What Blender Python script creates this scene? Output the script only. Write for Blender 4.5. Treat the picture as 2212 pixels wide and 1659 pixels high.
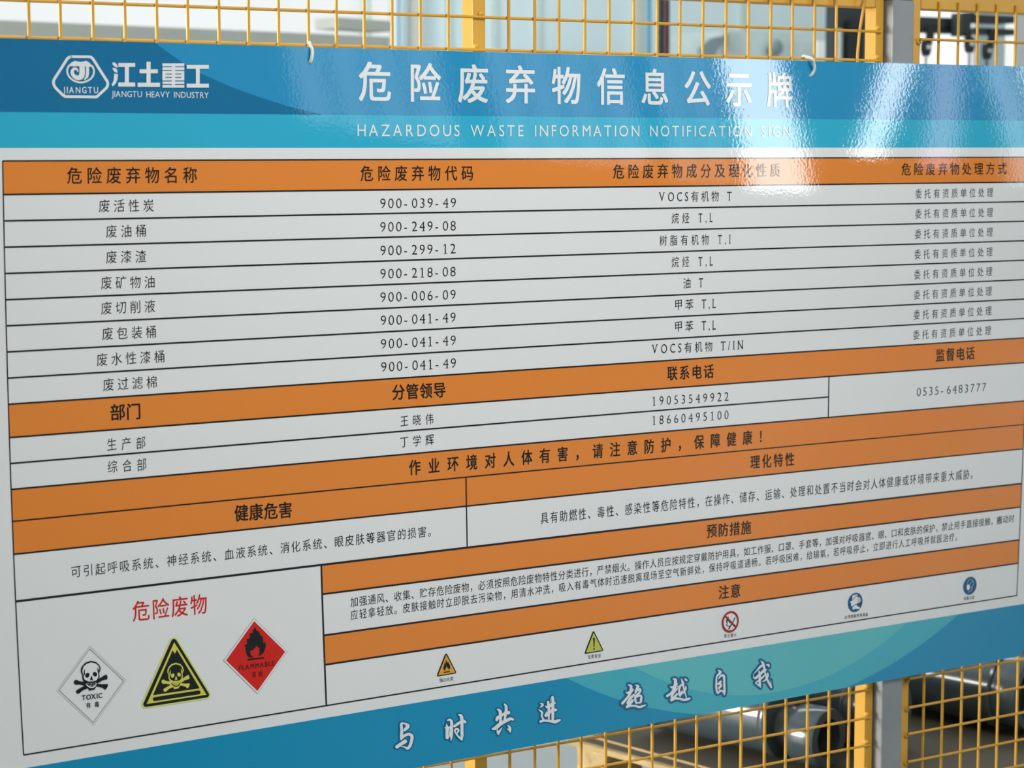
import bpy, math, random
from mathutils import Vector, Matrix
random.seed(4)
SC = bpy.context.scene
COL = SC.collection
for o in list(bpy.data.objects):
    bpy.data.objects.remove(o, do_unlink=True)

# ------------------------------------------------------------------ camera
FPX, W, H = 4807.087, 2212.0, 1659.0
YAW, PIT, ROL = 0.568522, -0.104471, -0.001296
SX, SZ = -2.0, 1.35                       # fence coordinates -> room coordinates
CAM = Vector((-2.0, -2.845756, 1.547922))
_f = Vector((math.sin(YAW)*math.cos(PIT), math.cos(YAW)*math.cos(PIT), math.sin(PIT)))
_r0 = Vector((math.cos(YAW), -math.sin(YAW), 0)); _u0 = _r0.cross(_f)
_r = math.cos(ROL)*_r0 + math.sin(ROL)*_u0; _u = -math.sin(ROL)*_r0 + math.cos(ROL)*_u0
cd = bpy.data.cameras.new('camera'); cam = bpy.data.objects.new('camera', cd); COL.objects.link(cam)
cam.matrix_world = Matrix.Translation(CAM) @ Matrix((_r, _u, -_f)).transposed().to_4x4()
cd.sensor_width = 36.0; cd.lens = FPX*36.0/W; cd.clip_start = 0.05; cd.clip_end = 200
cd.dof.use_dof = True; cd.dof.focus_distance = 3.42; cd.dof.aperture_fstop = 7.2
SC.camera = cam

# ------------------------------------------------------------------ world, exposure
wd = bpy.data.worlds.new('World'); SC.world = wd; wd.use_nodes = True
wd.node_tree.nodes['Background'].inputs[0].default_value = (0.75, 0.87, 1.0, 1)
wd.node_tree.nodes['Background'].inputs[1].default_value = 0.6
vs = SC.view_settings
vs.view_transform = 'Standard'; vs.look = 'None'; vs.exposure = 0.0; vs.gamma = 1.0; vs.use_curve_mapping = False
try: SC.cycles.sample_clamp_indirect = 6.0
except Exception: pass

# area lamps: daylight at the left window, added fill in front and back
def area(name, loc, target, sx, sy, power, col=(1, 1, 1)):
    l = bpy.data.lights.new(name, 'AREA'); l.shape = 'RECTANGLE'; l.size = sx; l.size_y = sy
    l.energy = power; l.color = col
    o = bpy.data.objects.new(name, l); COL.objects.link(o); o.location = loc
    o.rotation_euler = (Vector(target)-Vector(loc)).to_track_quat('-Z', 'Y').to_euler()
    return o
area('window_daylight_left', (-7.3, 2.6, 1.7), (0.5, 0.6, 1.5), 3.6, 2.2, 950, (1.0, 0.97, 0.9))
fl = area('lamp_light_front', (-0.3, -4.5, 5.0), (-0.15, 0.0, 2.02), 1.6, 1.6, 18.5, (1.0, 0.975, 0.965)); fl.data.spread = math.radians(46)  # added fill without a fixture, spread narrowed so it fades down the board
area('skylight_daylight_back', (3.5, 6.0, 6.8), (5.0, 8.0, 1.5), 8.0, 3.0, 545, (0.94, 0.98, 1.0))  # added fill under the roof to brighten the back wall

# ------------------------------------------------------------------ helpers
def lin(c):
    c /= 255.0
    return c/12.92 if c <= 0.04045 else ((c+0.055)/1.055)**2.4
MATS = {}
def mat(name, rgb, rough=0.5, metal=0.0, bump=0.0, scale=60.0, var=0.0, spec=0.5, emit=0.0, coat=0.0, vscale=8.0):
    m = bpy.data.materials.new(name); m.use_nodes = True; nt = m.node_tree; n = nt.nodes; L = nt.links
    b = n['Principled BSDF']; col = [lin(c) for c in rgb] + [1.0]
    b.inputs['Base Color'].default_value = col
    b.inputs['Roughness'].default_value = rough; b.inputs['Metallic'].default_value = metal
    b.inputs['Specular IOR Level'].default_value = spec
    if coat: b.inputs['Coat Weight'].default_value = coat; b.inputs['Coat Roughness'].default_value = 0.08
    tc = n.new('ShaderNodeTexCoord')
    if var:
        nz = n.new('ShaderNodeTexNoise'); nz.inputs['Scale'].default_value = vscale; nz.inputs['Detail'].default_value = 6
        mx = n.new('ShaderNodeMix'); mx.data_type = 'RGBA'; mx.blend_type = 'MULTIPLY'
        rp = n.new('ShaderNodeMapRange'); rp.inputs[1].default_value = 0.3; rp.inputs[2].default_value = 0.7
        rp.inputs[3].default_value = 1-var; rp.inputs[4].default_value = 1+var*0.3
        L.new(tc.outputs['Object'], nz.inputs['Vector']); L.new(nz.outputs['Fac'], rp.inputs[0])
        mx.inputs['Factor'].default_value = 1.0; mx.inputs['A'].default_value = col
        L.new(rp.outputs[0], mx.inputs['B']); L.new(mx.outputs['Result'], b.inputs['Base Color'])
    if bump:
        nb = n.new('ShaderNodeTexNoise'); nb.inputs['Scale'].default_value = scale; nb.inputs['Detail'].default_value = 2
        bp = n.new('ShaderNodeBump'); bp.inputs['Strength'].default_value = bump; bp.inputs['Distance'].default_value = 0.002
        L.new(tc.outputs['Object'], nb.inputs['Vector']); L.new(nb.outputs['Fac'], bp.inputs['Height'])
        L.new(bp.outputs['Normal'], b.inputs['Normal'])
    if emit:
        b.inputs['Base Color'].default_value = (0.02, 0.025, 0.03, 1); b.inputs['Emission Color'].default_value = col; b.inputs['Emission Strength'].default_value = emit
    MATS[name] = m
    return m

class MB:
    """collects faces; build() links them as ONE mesh object"""
    def __init__(s): s.v = []; s.f = []; s.mi = []; s.mats = []
    def m(s, mt):
        if mt not in s.mats: s.mats.append(mt)
        return s.mats.index(mt)
    def face(s, pts, mt):
        i = len(s.v); s.v += [tuple(p) for p in pts]; s.f.append(tuple(range(i, i+len(pts)))); s.mi.append(s.m(mt))
    def mesh(s, vs_, fs, mt):
        i = len(s.v); s.v += [tuple(p) for p in vs_]; k = s.m(mt)
        for f in fs: s.f.append(tuple(i+j for j in f)); s.mi.append(k)
    def box(s, a, b, mt, M=None):
        x0, y0, z0 = a; x1, y1, z1 = b
        p = [Vector(q) for q in ((x0,y0,z0),(x1,y0,z0),(x1,y1,z0),(x0,y1,z0),(x0,y0,z1),(x1,y0,z1),(x1,y1,z1),(x0,y1,z1))]
        if M is not None: p = [M @ q for q in p]
        s.mesh(p, [(0,3,2,1),(4,5,6,7),(0,1,5,4),(1,2,6,5),(2,3,7,6),(3,0,4,7)], mt)
    def bar(s, p, q, w, d, mt, up=(0,0,1)):
        """rectangular bar from p to q; w across, d along 'up'"""
        p, q = Vector(p), Vector(q); a = (q-p).normalized(); side = a.cross(Vector(up)).normalized(); u = side.cross(a)
        c = []
        for e in (p, q):
            for i, j in ((-1,-1),(1,-1),(1,1),(-1,1)): c.append(e+side*(w/2*i)+u*(d/2*j))
        s.mesh(c, [(0,1,2,3),(7,6,5,4),(0,4,5,1),(1,5,6,2),(2,6,7,3),(3,7,4,0)], mt)
    def tube(s, pts, r, mt, n=10, caps=True):
        pts = [Vector(p) for p in pts]; rs = r if isinstance(r, (list, tuple)) else [r]*len(pts)
        rings = []; prev = None
        for i, p in enumerate(pts):
            t = (pts[min(i+1, len(pts)-1)]-pts[max(i-1, 0)]).normalized()
            if prev is None:
                a = Vector((0,0,1)) if abs(t.z) < .9 else Vector((1,0,0)); u = t.cross(a).normalized()
            else: u = (prev - t*prev.dot(t)).normalized()
            prev = u; v = t.cross(u)
            rings.append([p+(u*math.cos(2*math.pi*k/n)+v*math.sin(2*math.pi*k/n))*rs[i] for k in range(n)])
        vs_ = [q for g in rings for q in g]; fs = []
        for i in range(len(rings)-1):
            for k in range(n): fs.append((i*n+k, i*n+(k+1)%n, (i+1)*n+(k+1)%n, (i+1)*n+k))
        if caps: fs.append(tuple(range(n-1, -1, -1))); fs.append(tuple((len(rings)-1)*n+k for k in range(n)))
        s.mesh(vs_, fs, mt)
    def lathe(s, o, ax, prof, mt, n=32):
        """profile of (distance along axis, radius)"""
        o, ax = Vector(o), Vector(ax).normalized()
        a = Vector((0,0,1)) if abs(ax.z) < .9 else Vector((1,0,0)); u = ax.cross(a).normalized(); v = ax.cross(u)
        vs_ = [o+ax*t+(u*math.cos(2*math.pi*k/n)+v*math.sin(2*math.pi*k/n))*r for t, r in prof for k in range(n)]; fs = []
        for i in range(len(prof)-1):
            for k in range(n): fs.append((i*n+k, i*n+(k+1)%n, (i+1)*n+(k+1)%n, (i+1)*n+k))
        s.mesh(vs_, fs, mt)
    def build(s, name, parent=None, smooth=False, loc=None, recalc=False):
        me = bpy.data.meshes.new(name); me.from_pydata(s.v, [], s.f)
        for mt in s.mats: me.materials.append(mt)
        for p, k in zip(me.polygons, s.mi): p.material_index = k; p.use_smooth = smooth
        me.update()
        if recalc:
            import bmesh
            bm = bmesh.new(); bm.from_mesh(me); bmesh.ops.remove_doubles(bm, verts=bm.verts, dist=1e-6)
            bmesh.ops.recalc_face_normals(bm, faces=bm.faces); bm.to_mesh(me); bm.free()
        if smooth:
            try: me.set_sharp_from_angle(angle=math.radians(40))
            except Exception: pass
        o = bpy.data.objects.new(name, me); COL.objects.link(o)
        if loc is not None:
            o.location = loc
            for v in me.vertices: v.co -= Vector(loc)
        if parent is not None:
            o.parent = parent
            if parent.type == 'EMPTY' or True: o.matrix_parent_inverse = Matrix.Translation(-Vector(wloc(parent)))
        return o
def wloc(o):
    p = Vector(o.location)
    while o.parent is not None:
        # every parent below is unrotated and unscaled: its inverse keeps children in room coordinates
        o = o.parent; p = p
    return p
def tag(o, label=None, cat=None, group=None, kind=None):
    if label: o['label'] = label
    if cat: o['category'] = cat
    if group: o['group'] = group
    if kind: o['kind'] = kind
    return o
def thing(name, loc, label, cat, group=None):
    o = bpy.data.objects.new(name, None); COL.objects.link(o); o.location = loc; o.empty_display_size = 0.1
    return tag(o, label, cat, group)

def ray(px, py): return _f + _r*((px-W/2)/FPX) + _u*((H/2-py)/FPX)
def at(px, py, Y):
    d = ray(px, py); return CAM + d*((Y-CAM.y)/d.y)
def at_z(px, py, Z):
    d = ray(px, py); return CAM + d*((Z-CAM.z)/d.z)

# ------------------------------------------------------------------ the board surface (a thin sheet that hangs slightly bowed)
BB = (-0.014809, 0.01312, -0.03411, 0.001953, 0.027645, -0.014227, 0.003328, -0.004244, 0.001501)
def sheet(s, z):
    u, v = s, z/0.5; b = BB
    return -(b[0]*u*v+b[1]*v+b[2]*u+b[3]*u*u+b[4]*v*v+b[5]*u*v*v+b[6]*u*u*v+b[7]*v**3+b[8]*u**3)
def B(s, z, layer=0): return Vector((s+SX, sheet(s, z)-layer*0.0002, z+SZ))
def pix(px, py):
    d = ray(px, py); t = (0.03-CAM.y)/d.y
    for _ in range(8):
        p = CAM+d*t; t = (sheet(p.x-SX, p.z-SZ)-CAM.y)/d.y
    p = CAM+d*t
    return p.x-SX, p.z-SZ
HZ = {'edge_top':.3469,'band':.2501,'white':.2023,'o1t':.1853,'o1b':.1406,'r1':.1055,'r2':.0704,'r3':.0352,'r4':0.0,'r5':-.0351,'r6':-.0703,'r7':-.1056,'o2t':-.141,'o2b':-.1862,'s1':-.2214,'o3t':-.2566,'o3m':-.3002,'o3b':-.3451,'o4t':-.4093,'o4b':-.453,'o5t':-.5142,'o5b':-.558,'tb':-.6187,'edge_bot':-.7352,'band2':-.6368}
VL, VSUB, VMID, VSUP, VR = 1.0322, 1.5053, 1.761, 2.4918, 2.9578
SL, SR = 0.975, 2.984
THICK = 0.004

# printed film: one gloss for every ink
FILM = dict(rough=0.02, bump=0.0115, scale=195.0)
I_WHITE = mat('print_white', (226, 228, 229), **FILM)
I_DARK = mat('print_blue_dark', (18, 110, 156), **FILM)
I_BLUE = mat('print_blue', (38, 142, 190), **FILM)
I_TEAL = mat('print_cyan', (46, 172, 206), **FILM)
I_BAND = mat('print_blue_band', (10, 140, 184), **FILM)
I_ARC = mat('print_pale_arc', (66, 172, 192), **FILM)
I_ARC2 = mat('print_paler_arc', (92, 184, 192), **FILM)
I_ORANGE = mat('print_orange', (226, 134, 56), **FILM)
I_BLACK = mat('print_black', (26, 28, 30), **FILM)
I_GREY = mat('print_grey', (66, 74, 78), **FILM)  # grey print, and text colour where reflections wash out black
I_RED = mat('print_red', (206, 36, 26), **FILM)
I_DRED = mat('print_dark_red', (160, 22, 26), **FILM)
I_YEL = mat('print_yellow', (212, 208, 84), **FILM)
I_LYEL = mat('print_yellow_pale', (214, 220, 120), **FILM)
I_AMB = mat('print_amber', (222, 160, 56), **FILM)
I_OLIVE = mat('print_yellow_green', (184, 190, 80), **FILM)
I_SIGN = mat('print_sign_blue', (12, 86, 128), **FILM)
I_LBLUE = mat('print_light_blue', (140, 190, 216), **FILM)
I_HALO = mat('print_halo_blue', (10, 100, 142), **FILM)
I_BROWN = mat('print_red_brown', (110, 26, 16), **FILM)
M_EDGE = mat('board_edge', (222, 226, 226), rough=0.5, var=0.05)

board = thing('notice_board', (0.0, 0.05, HZ['edge_bot']+SZ), 'large printed hazardous waste notice board with blue header hung on the yellow mesh fence', 'notice board')

def spans(a, b, step):
    n = max(1, int(math.ceil((b-a)/step))); return [a+(b-a)*i/n for i in range(n+1)]
zb = sorted(set(HZ.values())); xb = [SL, VL, VSUB, VR, SR-0.012, SR]
zs = []; xs = []
zlist = [HZ['edge_bot'], HZ['edge_bot']+0.012] + [z for z in zb if z > HZ['edge_bot']+0.013]
for a, b in zip(zlist, zlist[1:]): zs += spans(a, b, 0.04)[:-1]
zs.append(zlist[-1])
for a, b in zip(xb, xb[1:]): xs += spans(a, b, 0.04)[:-1]
xs.append(SR)
def ink(s, z):
    h = HZ
    if z > h['band']: return I_BLUE
    if z > h['white']: return I_TEAL
    if z < h['band2']: return I_BAND
    if VL < s < VR:
        if h['o1b'] < z < h['o1t'] or h['o2b'] < z < h['o2t'] or h['o3b'] < z < h['o3t']: return I_ORANGE
        if s > VSUB and (h['o4b'] < z < h['o4t'] or h['o5b'] < z < h['o5t']): return I_ORANGE
    return I_WHITE
pn = MB(); nx, nz = len(xs), len(zs)
def sp(i, j):
    s, z = xs[i], zs[j]
    if i == nx-1 and j == 0: s -= 0.006; z += 0.006
    return s, z
fr = [B(*sp(i, j)) for j in range(nz) for i in range(nx)]
bk = [p+Vector((0, THICK, 0)) for p in fr]
pn.v = [tuple(p) for p in fr+bk]; N = nx*nz
def addf(f, mt): pn.f.append(f); pn.mi.append(pn.m(mt))
for j in range(nz-1):
    for i in range(nx-1):
        a = j*nx+i; c = (a, a+1, a+nx+1, a+nx)
        addf(c, ink((xs[i]+xs[i+1])/2, (zs[j]+zs[j+1])/2)); addf(tuple(N+k for k in reversed(c)), M_EDGE)
loop = list(range(nx)) + [j*nx+nx-1 for j in range(1, nz)] + [(nz-1)*nx+i for i in range(nx-2, -1, -1)] + [j*nx for j in range(nz-2, 0, -1)]
for a, b in zip(loop, loop[1:]+loop[:1]): addf((a, N+a, N+b, b), M_EDGE)
pn.build('panel', board, smooth=True)

def flat(mb, pts, mt, layer, fine=0):
    """polygon in board coordinates laid on the sheet"""
    a = 0
    for (x0, y0), (x1, y1) in zip(pts, pts[1:]+pts[:1]): a += x0*y1-x1*y0
    if a < 0: pts = pts[::-1]
    mb.face([B(s, z, layer) for s, z in pts], mt)
def grid_poly(mb, cols, mt, layer):
    """columns (s, z_low, z_high) joined into a strip that follows the bow of the sheet"""
    for (s0, a0, b0), (s1, a1, b1) in zip(cols, cols[1:]):
        n = 3
        for k in range(n):
            q = [(s0, a0+(b0-a0)*k/n), (s1, a1+(b1-a1)*k/n), (s1, a1+(b1-a1)*(k+1)/n), (s0, a0+(b0-a0)*(k+1)/n)]
            mb.face([B(s, z, layer) for s, z in q], mt)

# header: darker left field with a curved edge
mb = MB(); edge = [pix(*p) for p in ((334, 97), (368, 117), (404, 142), (445, 164), (500, 188), (552, 207), (620, 229), (695, 249))]
cols = [(SL, HZ['band'], HZ['edge_top'])]
for s in spans(SL, edge[0][0], 0.03)[1:]: cols.append((s, HZ['band'], HZ['edge_top']))
for s, z in edge[1:]: cols.append((s, HZ['band'], max(HZ['band'], z)))
grid_poly(mb, cols, I_DARK, 1); mb.build('header_field', board)

def circ3(p):
    (ax, ay), (bx, by), (cx, cy) = p
    d = 2*(ax*(by-cy)+bx*(cy-ay)+cx*(ay-by))
    ux = ((ax*ax+ay*ay)*(by-cy)+(bx*bx+by*by)*(cy-ay)+(cx*cx+cy*cy)*(ay-by))/d
    uy = ((ax*ax+ay*ay)*(cx-bx)+(bx*bx+by*by)*(ax-cx)+(cx*cx+cy*cy)*(bx-ax))/d
    return ux, uy, math.hypot(ax-ux, ay-uy)
def arc_shape(pp, mt, layer, name):
    cx, cy, r = circ3([pix(*p) for p in pp]); mb = MB(); top = HZ['band2']; bot = HZ['edge_bot']
    hw = math.sqrt(max(0, r*r-(top-cy)**2)); cols = []
    for k in range(61):
        s = cx-hw+2*hw*k/60
        cols.append((s, max(bot, min(top, cy-math.sqrt(max(0, r*r-(s-cx)**2)))), top))
    grid_poly(mb, cols, mt, layer); mb.build(name, board)
arc_shape(((1224, 1465), (1480, 1541), (2060, 1336)), I_ARC, 1, 'footer_arc')
arc_shape(((1372, 1442), (1590, 1502), (1947, 1355)), I_ARC2, 2, 'footer_arc')

# ------------------------------------------------------------------ table rules
mb = MB(); h = HZ; TW = 0.0011
def hl(z, a, b, w=TW):
    q = spans(a, b, 0.05)
    for s0, s1 in zip(q, q[1:]): mb.face([B(s0, z-w, 3), B(s1, z-w, 3), B(s1, z+w, 3), B(s0, z+w, 3)], I_BLACK)
def vl(s, a, b, w=TW):
    q = spans(a, b, 0.05)
    for z0, z1 in zip(q, q[1:]): mb.face([B(s-w, z0, 3), B(s+w, z0, 3), B(s+w, z1, 3), B(s-w, z1, 3)], I_BLACK)
for k in ('o1t', 'o1b', 'r1', 'r2', 'r3', 'r4', 'r5', 'r6', 'r7', 'o2t', 'o2b', 'o3t', 'o3m', 'o3b'): hl(h[k], VL, VR, 0.0009 if k in ('o1t', 'o3m') else TW)
hl(h['s1'], VL, VSUP); hl(h['o4t'], VL, VR, 0.0015)
for k in ('o4b', 'o5t', 'o5b'): hl(h[k], VSUB, VR, 0.0013)
hl(h['tb'], VL, VR, 0.0010)
vl(VL, h['tb'], h['o1t'], 0.0008); vl(VR, h['tb'], h['o1t'], 0.0008)
vl(VSUB, h['tb'], h['o4t'], 0.0013); vl(VMID, h['o4t'], h['o3m'], 0.0010); vl(VSUP, h['o3t'], h['o2b'], 0.0010)
mb.build('table_rules', board)

# ------------------------------------------------------------------ lettering
GC = {}
SERIF = {'T': ((.5, 0), ), 'L': ((.13, 0), (.13, 1)), 'I': ((.5, 0), (.5, 1)), 'N': ((.1, 1), (.1, 0), (.9, 1)), 'V': ((.05, 1), (.95, 1)),
         '1': ((.62, 0), ), '4': ((.72, 0), ), 'X': ((.06, 0), (.94, 0), (.06, 1), (.94, 1)), 'F': ((.12, 0), (.12, 1)), 'A': ((.04, 0), (.96, 0)),
         'M': ((.08, 0), (.92, 0), (.08, 1), (.92, 1)), 'B': ((.1, 0), (.1, 1)), 'E': ((.1, 0), (.1, 1)), 'H': ((.1, 0), (.1, 1), (.9, 0), (.9, 1)),
         'U': ((.1, 1), (.9, 1)), 'Y': ((.05, 1), (.95, 1), (.5, 0)), 'R': ((.1, 0), (.1, 1)), 'D': ((.1, 0), (.1, 1)), 'K': ((.1, 0), (.1, 1))}
def _mesh_glyph(ch, off):
    c = bpy.data.curves.new('glyph', 'FONT'); c.body = ch; c.resolution_u = 3; c.offset = off
    o = bpy.data.objects.new('glyph', c); COL.objects.link(o)
    dg = bpy.context.evaluated_depsgraph_get(); dg.update()
    me = bpy.data.meshes.new_from_object(o.evaluated_get(dg))
    v = [(p.co.x, p.co.y) for p in me.vertices]; f = [tuple(p.vertices) for p in me.polygons]; a = sum(p.area for p in me.polygons)
    n = {}
    for t in f:
        for i, j in zip(t, t[1:]+t[:1]): n[(min(i, j), max(i, j))] = n.get((min(i, j), max(i, j)), 0)+1
    per = sum(math.hypot(v[i][0]-v[j][0], v[i][1]-v[j][1]) for (i, j), k in n.items() if k == 1)
    bpy.data.objects.remove(o); bpy.data.curves.remove(c); bpy.data.meshes.remove(me)
    return v, f, a, per
def glyph(ch, weight, serif=False):
    """outline of a character, thinned or thickened; falls back to plain outlines where an offset would fold"""
    k = (ch, weight, serif)
    if k in GC: return GC[k]
    v, f, a0, per = _mesh_glyph(ch, 0.0)
    lift = lambda q, l: [(x, y, l) for x, y in q]
    if weight < 0 and f:
        for w_ in (weight, weight*0.6, weight*0.3):
            v1, f1, a1, _ = _mesh_glyph(ch, w_)
            if abs(a1-(a0+per*w_)) < 0.035*a0: v, f = v1, f1; break
    v0, f0 = v, f; v = lift(v0, 0.0)
    if weight > 0 and f:
        v, f = [], []
        for n_, (dx, dy) in enumerate(((-1, -.7), (1, -.7), (1, .7), (-1, .7), (0, 0))):
            i = len(v); v += [(x+dx*weight, y+dy*weight, n_*0.06) for x, y in v0]; f += [tuple(i+j for j in t) for t in f0]
    cjk = ord(ch) > 0x2000
    if serif and v:
        x0, x1 = min(p[0] for p in v), max(p[0] for p in v); t = 0.035+max(0, weight)*.6
        def quad(a, b, c_, d):
            i = len(v); v.extend(((a, b, .4), (c_, b, .4), (c_, d, .4), (a, d, .4))); f.append((i, i+1, i+2, i+3))
        if ch == '1':
            i = len(v); v.extend(((x0, .69, .4), (x0-.13, .57, .4), (x0-.13, .54, .4), (x0+.02, .62, .4))); f.append((i, i+1, i+2, i+3))
            quad(x0-.1, 0, x1+.1, t)
        else:
            for fx, fy in SERIF.get(ch, ()):
                xc = x0+(x1-x0)*fx; y = 0.0 if fy == 0 else .685-t; quad(xc-.11, y, xc+.11, y+t)
            if ch in 'TEFL':
                for sx, yy in {'T': ((x0, .57), (x1-t, .57)), 'E': ((x1-t, .57), (x1-t, .0)), 'F': ((x1-t, .55), ), 'L': ((x1-t, 0.0), )}[ch]: quad(sx, yy, sx+t, yy+.12)
    if v: r = (v, f, min(p[0] for p in v), max(p[0] for p in v))
    else: r = ([], [], 0.0, 0.3)
    GC[k] = r
    return r
def lettering(name, s, pl, pr, hpx, wpx, mt, weight=0.0, layer=3, song=False, serif=False, cell=False, latin=1.0, lw=1.0, cap=False, parent=None, mb=None, split=None):
    """text whose ink runs from photo point pl to pr (its vertical middle), with ink height hpx and first-glyph width wpx at the left end"""
    (s0, z0), (s1, z1) = pix(*pl), pix(*pr)
    em_h = (pix(pl[0], pl[1]-hpx/2)[1]-pix(pl[0], pl[1]+hpx/2)[1])/(0.69 if cap else 0.925)
    cjk = [ord(c) > 0x2000 for c in s]
    g = [glyph(c, weight, serif and not k) for c, k in zip(s, cjk)]
    w0 = pix(pl[0]+wpx, pl[1])[0]-s0
    em_w = w0/(g[0][3]-g[0][2])
    if cell: em_w = w0/0.44
    elif cap: em_w = w0/0.58
    def sc(k): return em_w*(1.0 if k else lw)
    adv = []
    for c, k, q in zip(s, cjk, g):
        if k: adv.append(em_w)
        elif c == ' ': adv.append(em_w*0.45)
        else: adv.append((q[3]+0.06 if not cell else 0.56)*sc(k))
    first = g[0][2]*sc(cjk[0]); lastw = g[-1][3]*sc(cjk[-1])
    sp_ = ((s1-s0)-(sum(adv[:-1])+lastw-first))/max(1, len(s)-1)
    x = s0-first; own = mb is None
    if own: mb = MB()
    for ci, (c, k, q, a) in enumerate(zip(s, cjk, g, adv)):
        if split and ci and (split == 'each' or s[ci-1] in split): mb.build(name, parent or board); mb = MB()
        e = em_h*(1.0 if k else latin); off = -(0.69*e/2 if not k else 0.38*em_h)
        t = (x+a/2-s0)/(s1-s0); zc = z0+(z1-z0)*t
        pts = []
        for px, py, pl_ in q[0]:
            yy = py*e+off + (0.055*(px-0.5)*e if song and k else 0)
            pts.append(B(x+px*sc(k), zc+yy, layer+pl_))
        mb.mesh(pts, q[1], mt)
        x += a+sp_
    if own: return mb.build(name, parent or board)
L_ = lettering
BOLD = 0.012
L_('title_character', '危险废弃物信息公示牌', (774.3, 175.6), (1711, 194.5), 84, 69.6, I_WHITE, 0.016, split='each')
L_('subtitle_word', 'HAZARDOUS WASTE INFORMATION NOTIFICATION SIGN', (771.9, 281.4), (1706.5, 283.8), 25.5, 17.7, I_WHITE, 0.0, cap=True, split=' ')
for s, a, b, hh, w in (('危险废弃物名称', (144.7, 379.2), (425.1, 377.8), 35.5, 31.8), ('危险废弃物代码', (778.6, 374.6), (1021.6, 373.6), 33, 27),
                       ('危险废弃物成分及理化性质', (1324.3, 370.5), (1684.8, 367.3), 30.7, 23.5), ('危险废弃物处理方式', (1947.3, 365.6), (2174, 363.8), 26.5, 20)):
    L_('column_heading', s, a, b, hh, w, I_BLACK, 0.004)
for s, a, b, hh, w in (('部门', (238.4, 890.7), (302.8, 888), 35, 31.5), ('健康危害', (506.3, 1108.7), (630, 1100.6), 35, 30), ('分管领导', (847.2, 847.5), (962, 841.5), 33, 27),
                       ('作业环境对人体有害，请注意防护，保障健康！', (883.5, 1010.5), (1645, 942.5), 33, 24.7), ('理化特性', (1620.7, 998.4), (1715.5, 991), 29, 20.5),
                       ('预防措施', (1526.2, 1147.6), (1622.4, 1138.5), 29, 22), ('注意', (1552.3, 1280), (1598.9, 1275), 29, 22), ('联系电话', (1441.2, 806.5), (1541.5, 801.5), 30, 22),
                       ('监督电话', (2021.6, 767.6), (2105, 762.2), 27.5, 18.5)):
    L_('section_heading', s, a, b, hh, w, I_BLACK, BOLD, split='，')
FS = dict(weight=-0.005, song=True)
for s, x0, y0, x1, y1 in (('废活性炭', 213.5, 444.7, 331.8, 443.8), ('废油桶', 229, 499.7, 314.8, 498.3), ('废漆渣', 229, 555.4, 315.5, 553.3), ('废矿物油', 218.2, 610.8, 333.6, 608.6),
                          ('废切削液', 218.2, 665.8, 334.7, 661.1), ('废包装桶', 220.7, 721.1, 336.5, 716), ('废水性漆桶', 208.8, 777.2, 354.6, 769.6), ('废过滤棉', 222.5, 831.5, 338.3, 824.6)):
    L_('cell_lettering', s, (x0, y0), (x1, y1), 27.5, 23, I_BLACK, **FS)
for i, s in enumerate(('900-039-49', '900-249-08', '900-299-12', '900-218-08', '900-006-09', '900-041-49', '900-041-49', '900-041-49')):
    yl = (420, 573, 727, 879, 1031, 1183, 1336, 1486)[i]; yr = (415, 565, 714, 863, 1013, 1161, 1310, 1459)[i]
    xl = (366, 366, 367, 367, 367, 369, 370, 372)[i]; xr = (858, 857, 856, 856, 856, 856, 857, 858)[i]
    L_('cell_lettering', s, (700+xl/3.016, 300+yl/3.016), (700+xr/3.016, 300+yr/3.016), 21.5, 12.3, I_BLACK, weight=-0.012, serif=True, cap=True, cell=True)
for s, x0, y0, x1, y1, w in (('VOCS有机物 T', 551, 335, 1053, 330, 12), ('烷烃 T,L', 640, 483, 922, 478, 15.5), ('树脂有机物 T,I', 557, 636, 1046, 627, 15.5), ('烷烃 T,L', 640, 785, 922, 778, 15.5),
                             ('油 T', 720, 931, 855, 926, 15.5), ('甲苯 T,L', 665, 1079, 943, 1070, 14), ('甲苯 T,L', 665, 1229, 943, 1219, 14), ('VOCS有机物 T/IN', 502, 1385, 1133, 1355, 12)):
    L_('cell_lettering', s, (1250+x0/3.19, 320+y0/3.19), (1250+x1/3.19, 320+y1/3.19), 23.5, w*(1.12 if s[0] == 'V' else 1), I_BLACK, serif=True, latin=1.12, lw=1.0 if s[0] == 'V' else 0.86, **FS)
for i in range(8):
    xl = (1000, 998, 995, 992, 990, 987, 985, 982)[i]; xr = (1632, 1631, 1629, 1627, 1625, 1622, 1619, 1616)[i]
    yl = (372, 535, 700, 865, 1030, 1195, 1358, 1522)[i]; yr = (360, 522, 683, 843, 1003, 1163, 1323, 1484)[i]
    L_('cell_lettering', '委托有资质单位处理', (1712+xl/3.77, 320+yl/3.77), (1712+xr/3.77, 320+yr/3.77), 20.7, 13.3, I_GREY, **FS)  # reflections over this column are put into the ink colour
for s, x0, y0, x1, y1, hh, w in (('生产部', 231.3, 960.2, 313.7, 955.5, 27, 20), ('综合部', 232.3, 1008.4, 316, 1002.6, 27, 21), ('王晓伟', 864.6, 909.6, 935.8, 904.5, 24, 17), ('丁学辉', 864.6, 954.8, 936.7, 949.1, 24, 17)):
    L_('cell_lettering', s, (x0, y0), (x1, y1), hh, w, I_BLACK, **FS)
for s, x0, y0, x1, y1, hh, w, m_ in (('19053549922', 1409.2, 866.5, 1573.4, 856, 19.5, 9.3, I_BLACK), ('18660495100', 1409.2, 908, 1573.4, 895.5, 19.5, 9.3, I_BLACK), ('0535-6483777', 1980.4, 846.6, 2129.6, 835.8, 18.5, 9, I_GREY)):
    L_('cell_lettering', s, (x0, y0), (x1, y1), hh, w, m_, weight=-0.012, serif=True, cap=True, cell=True)
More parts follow.
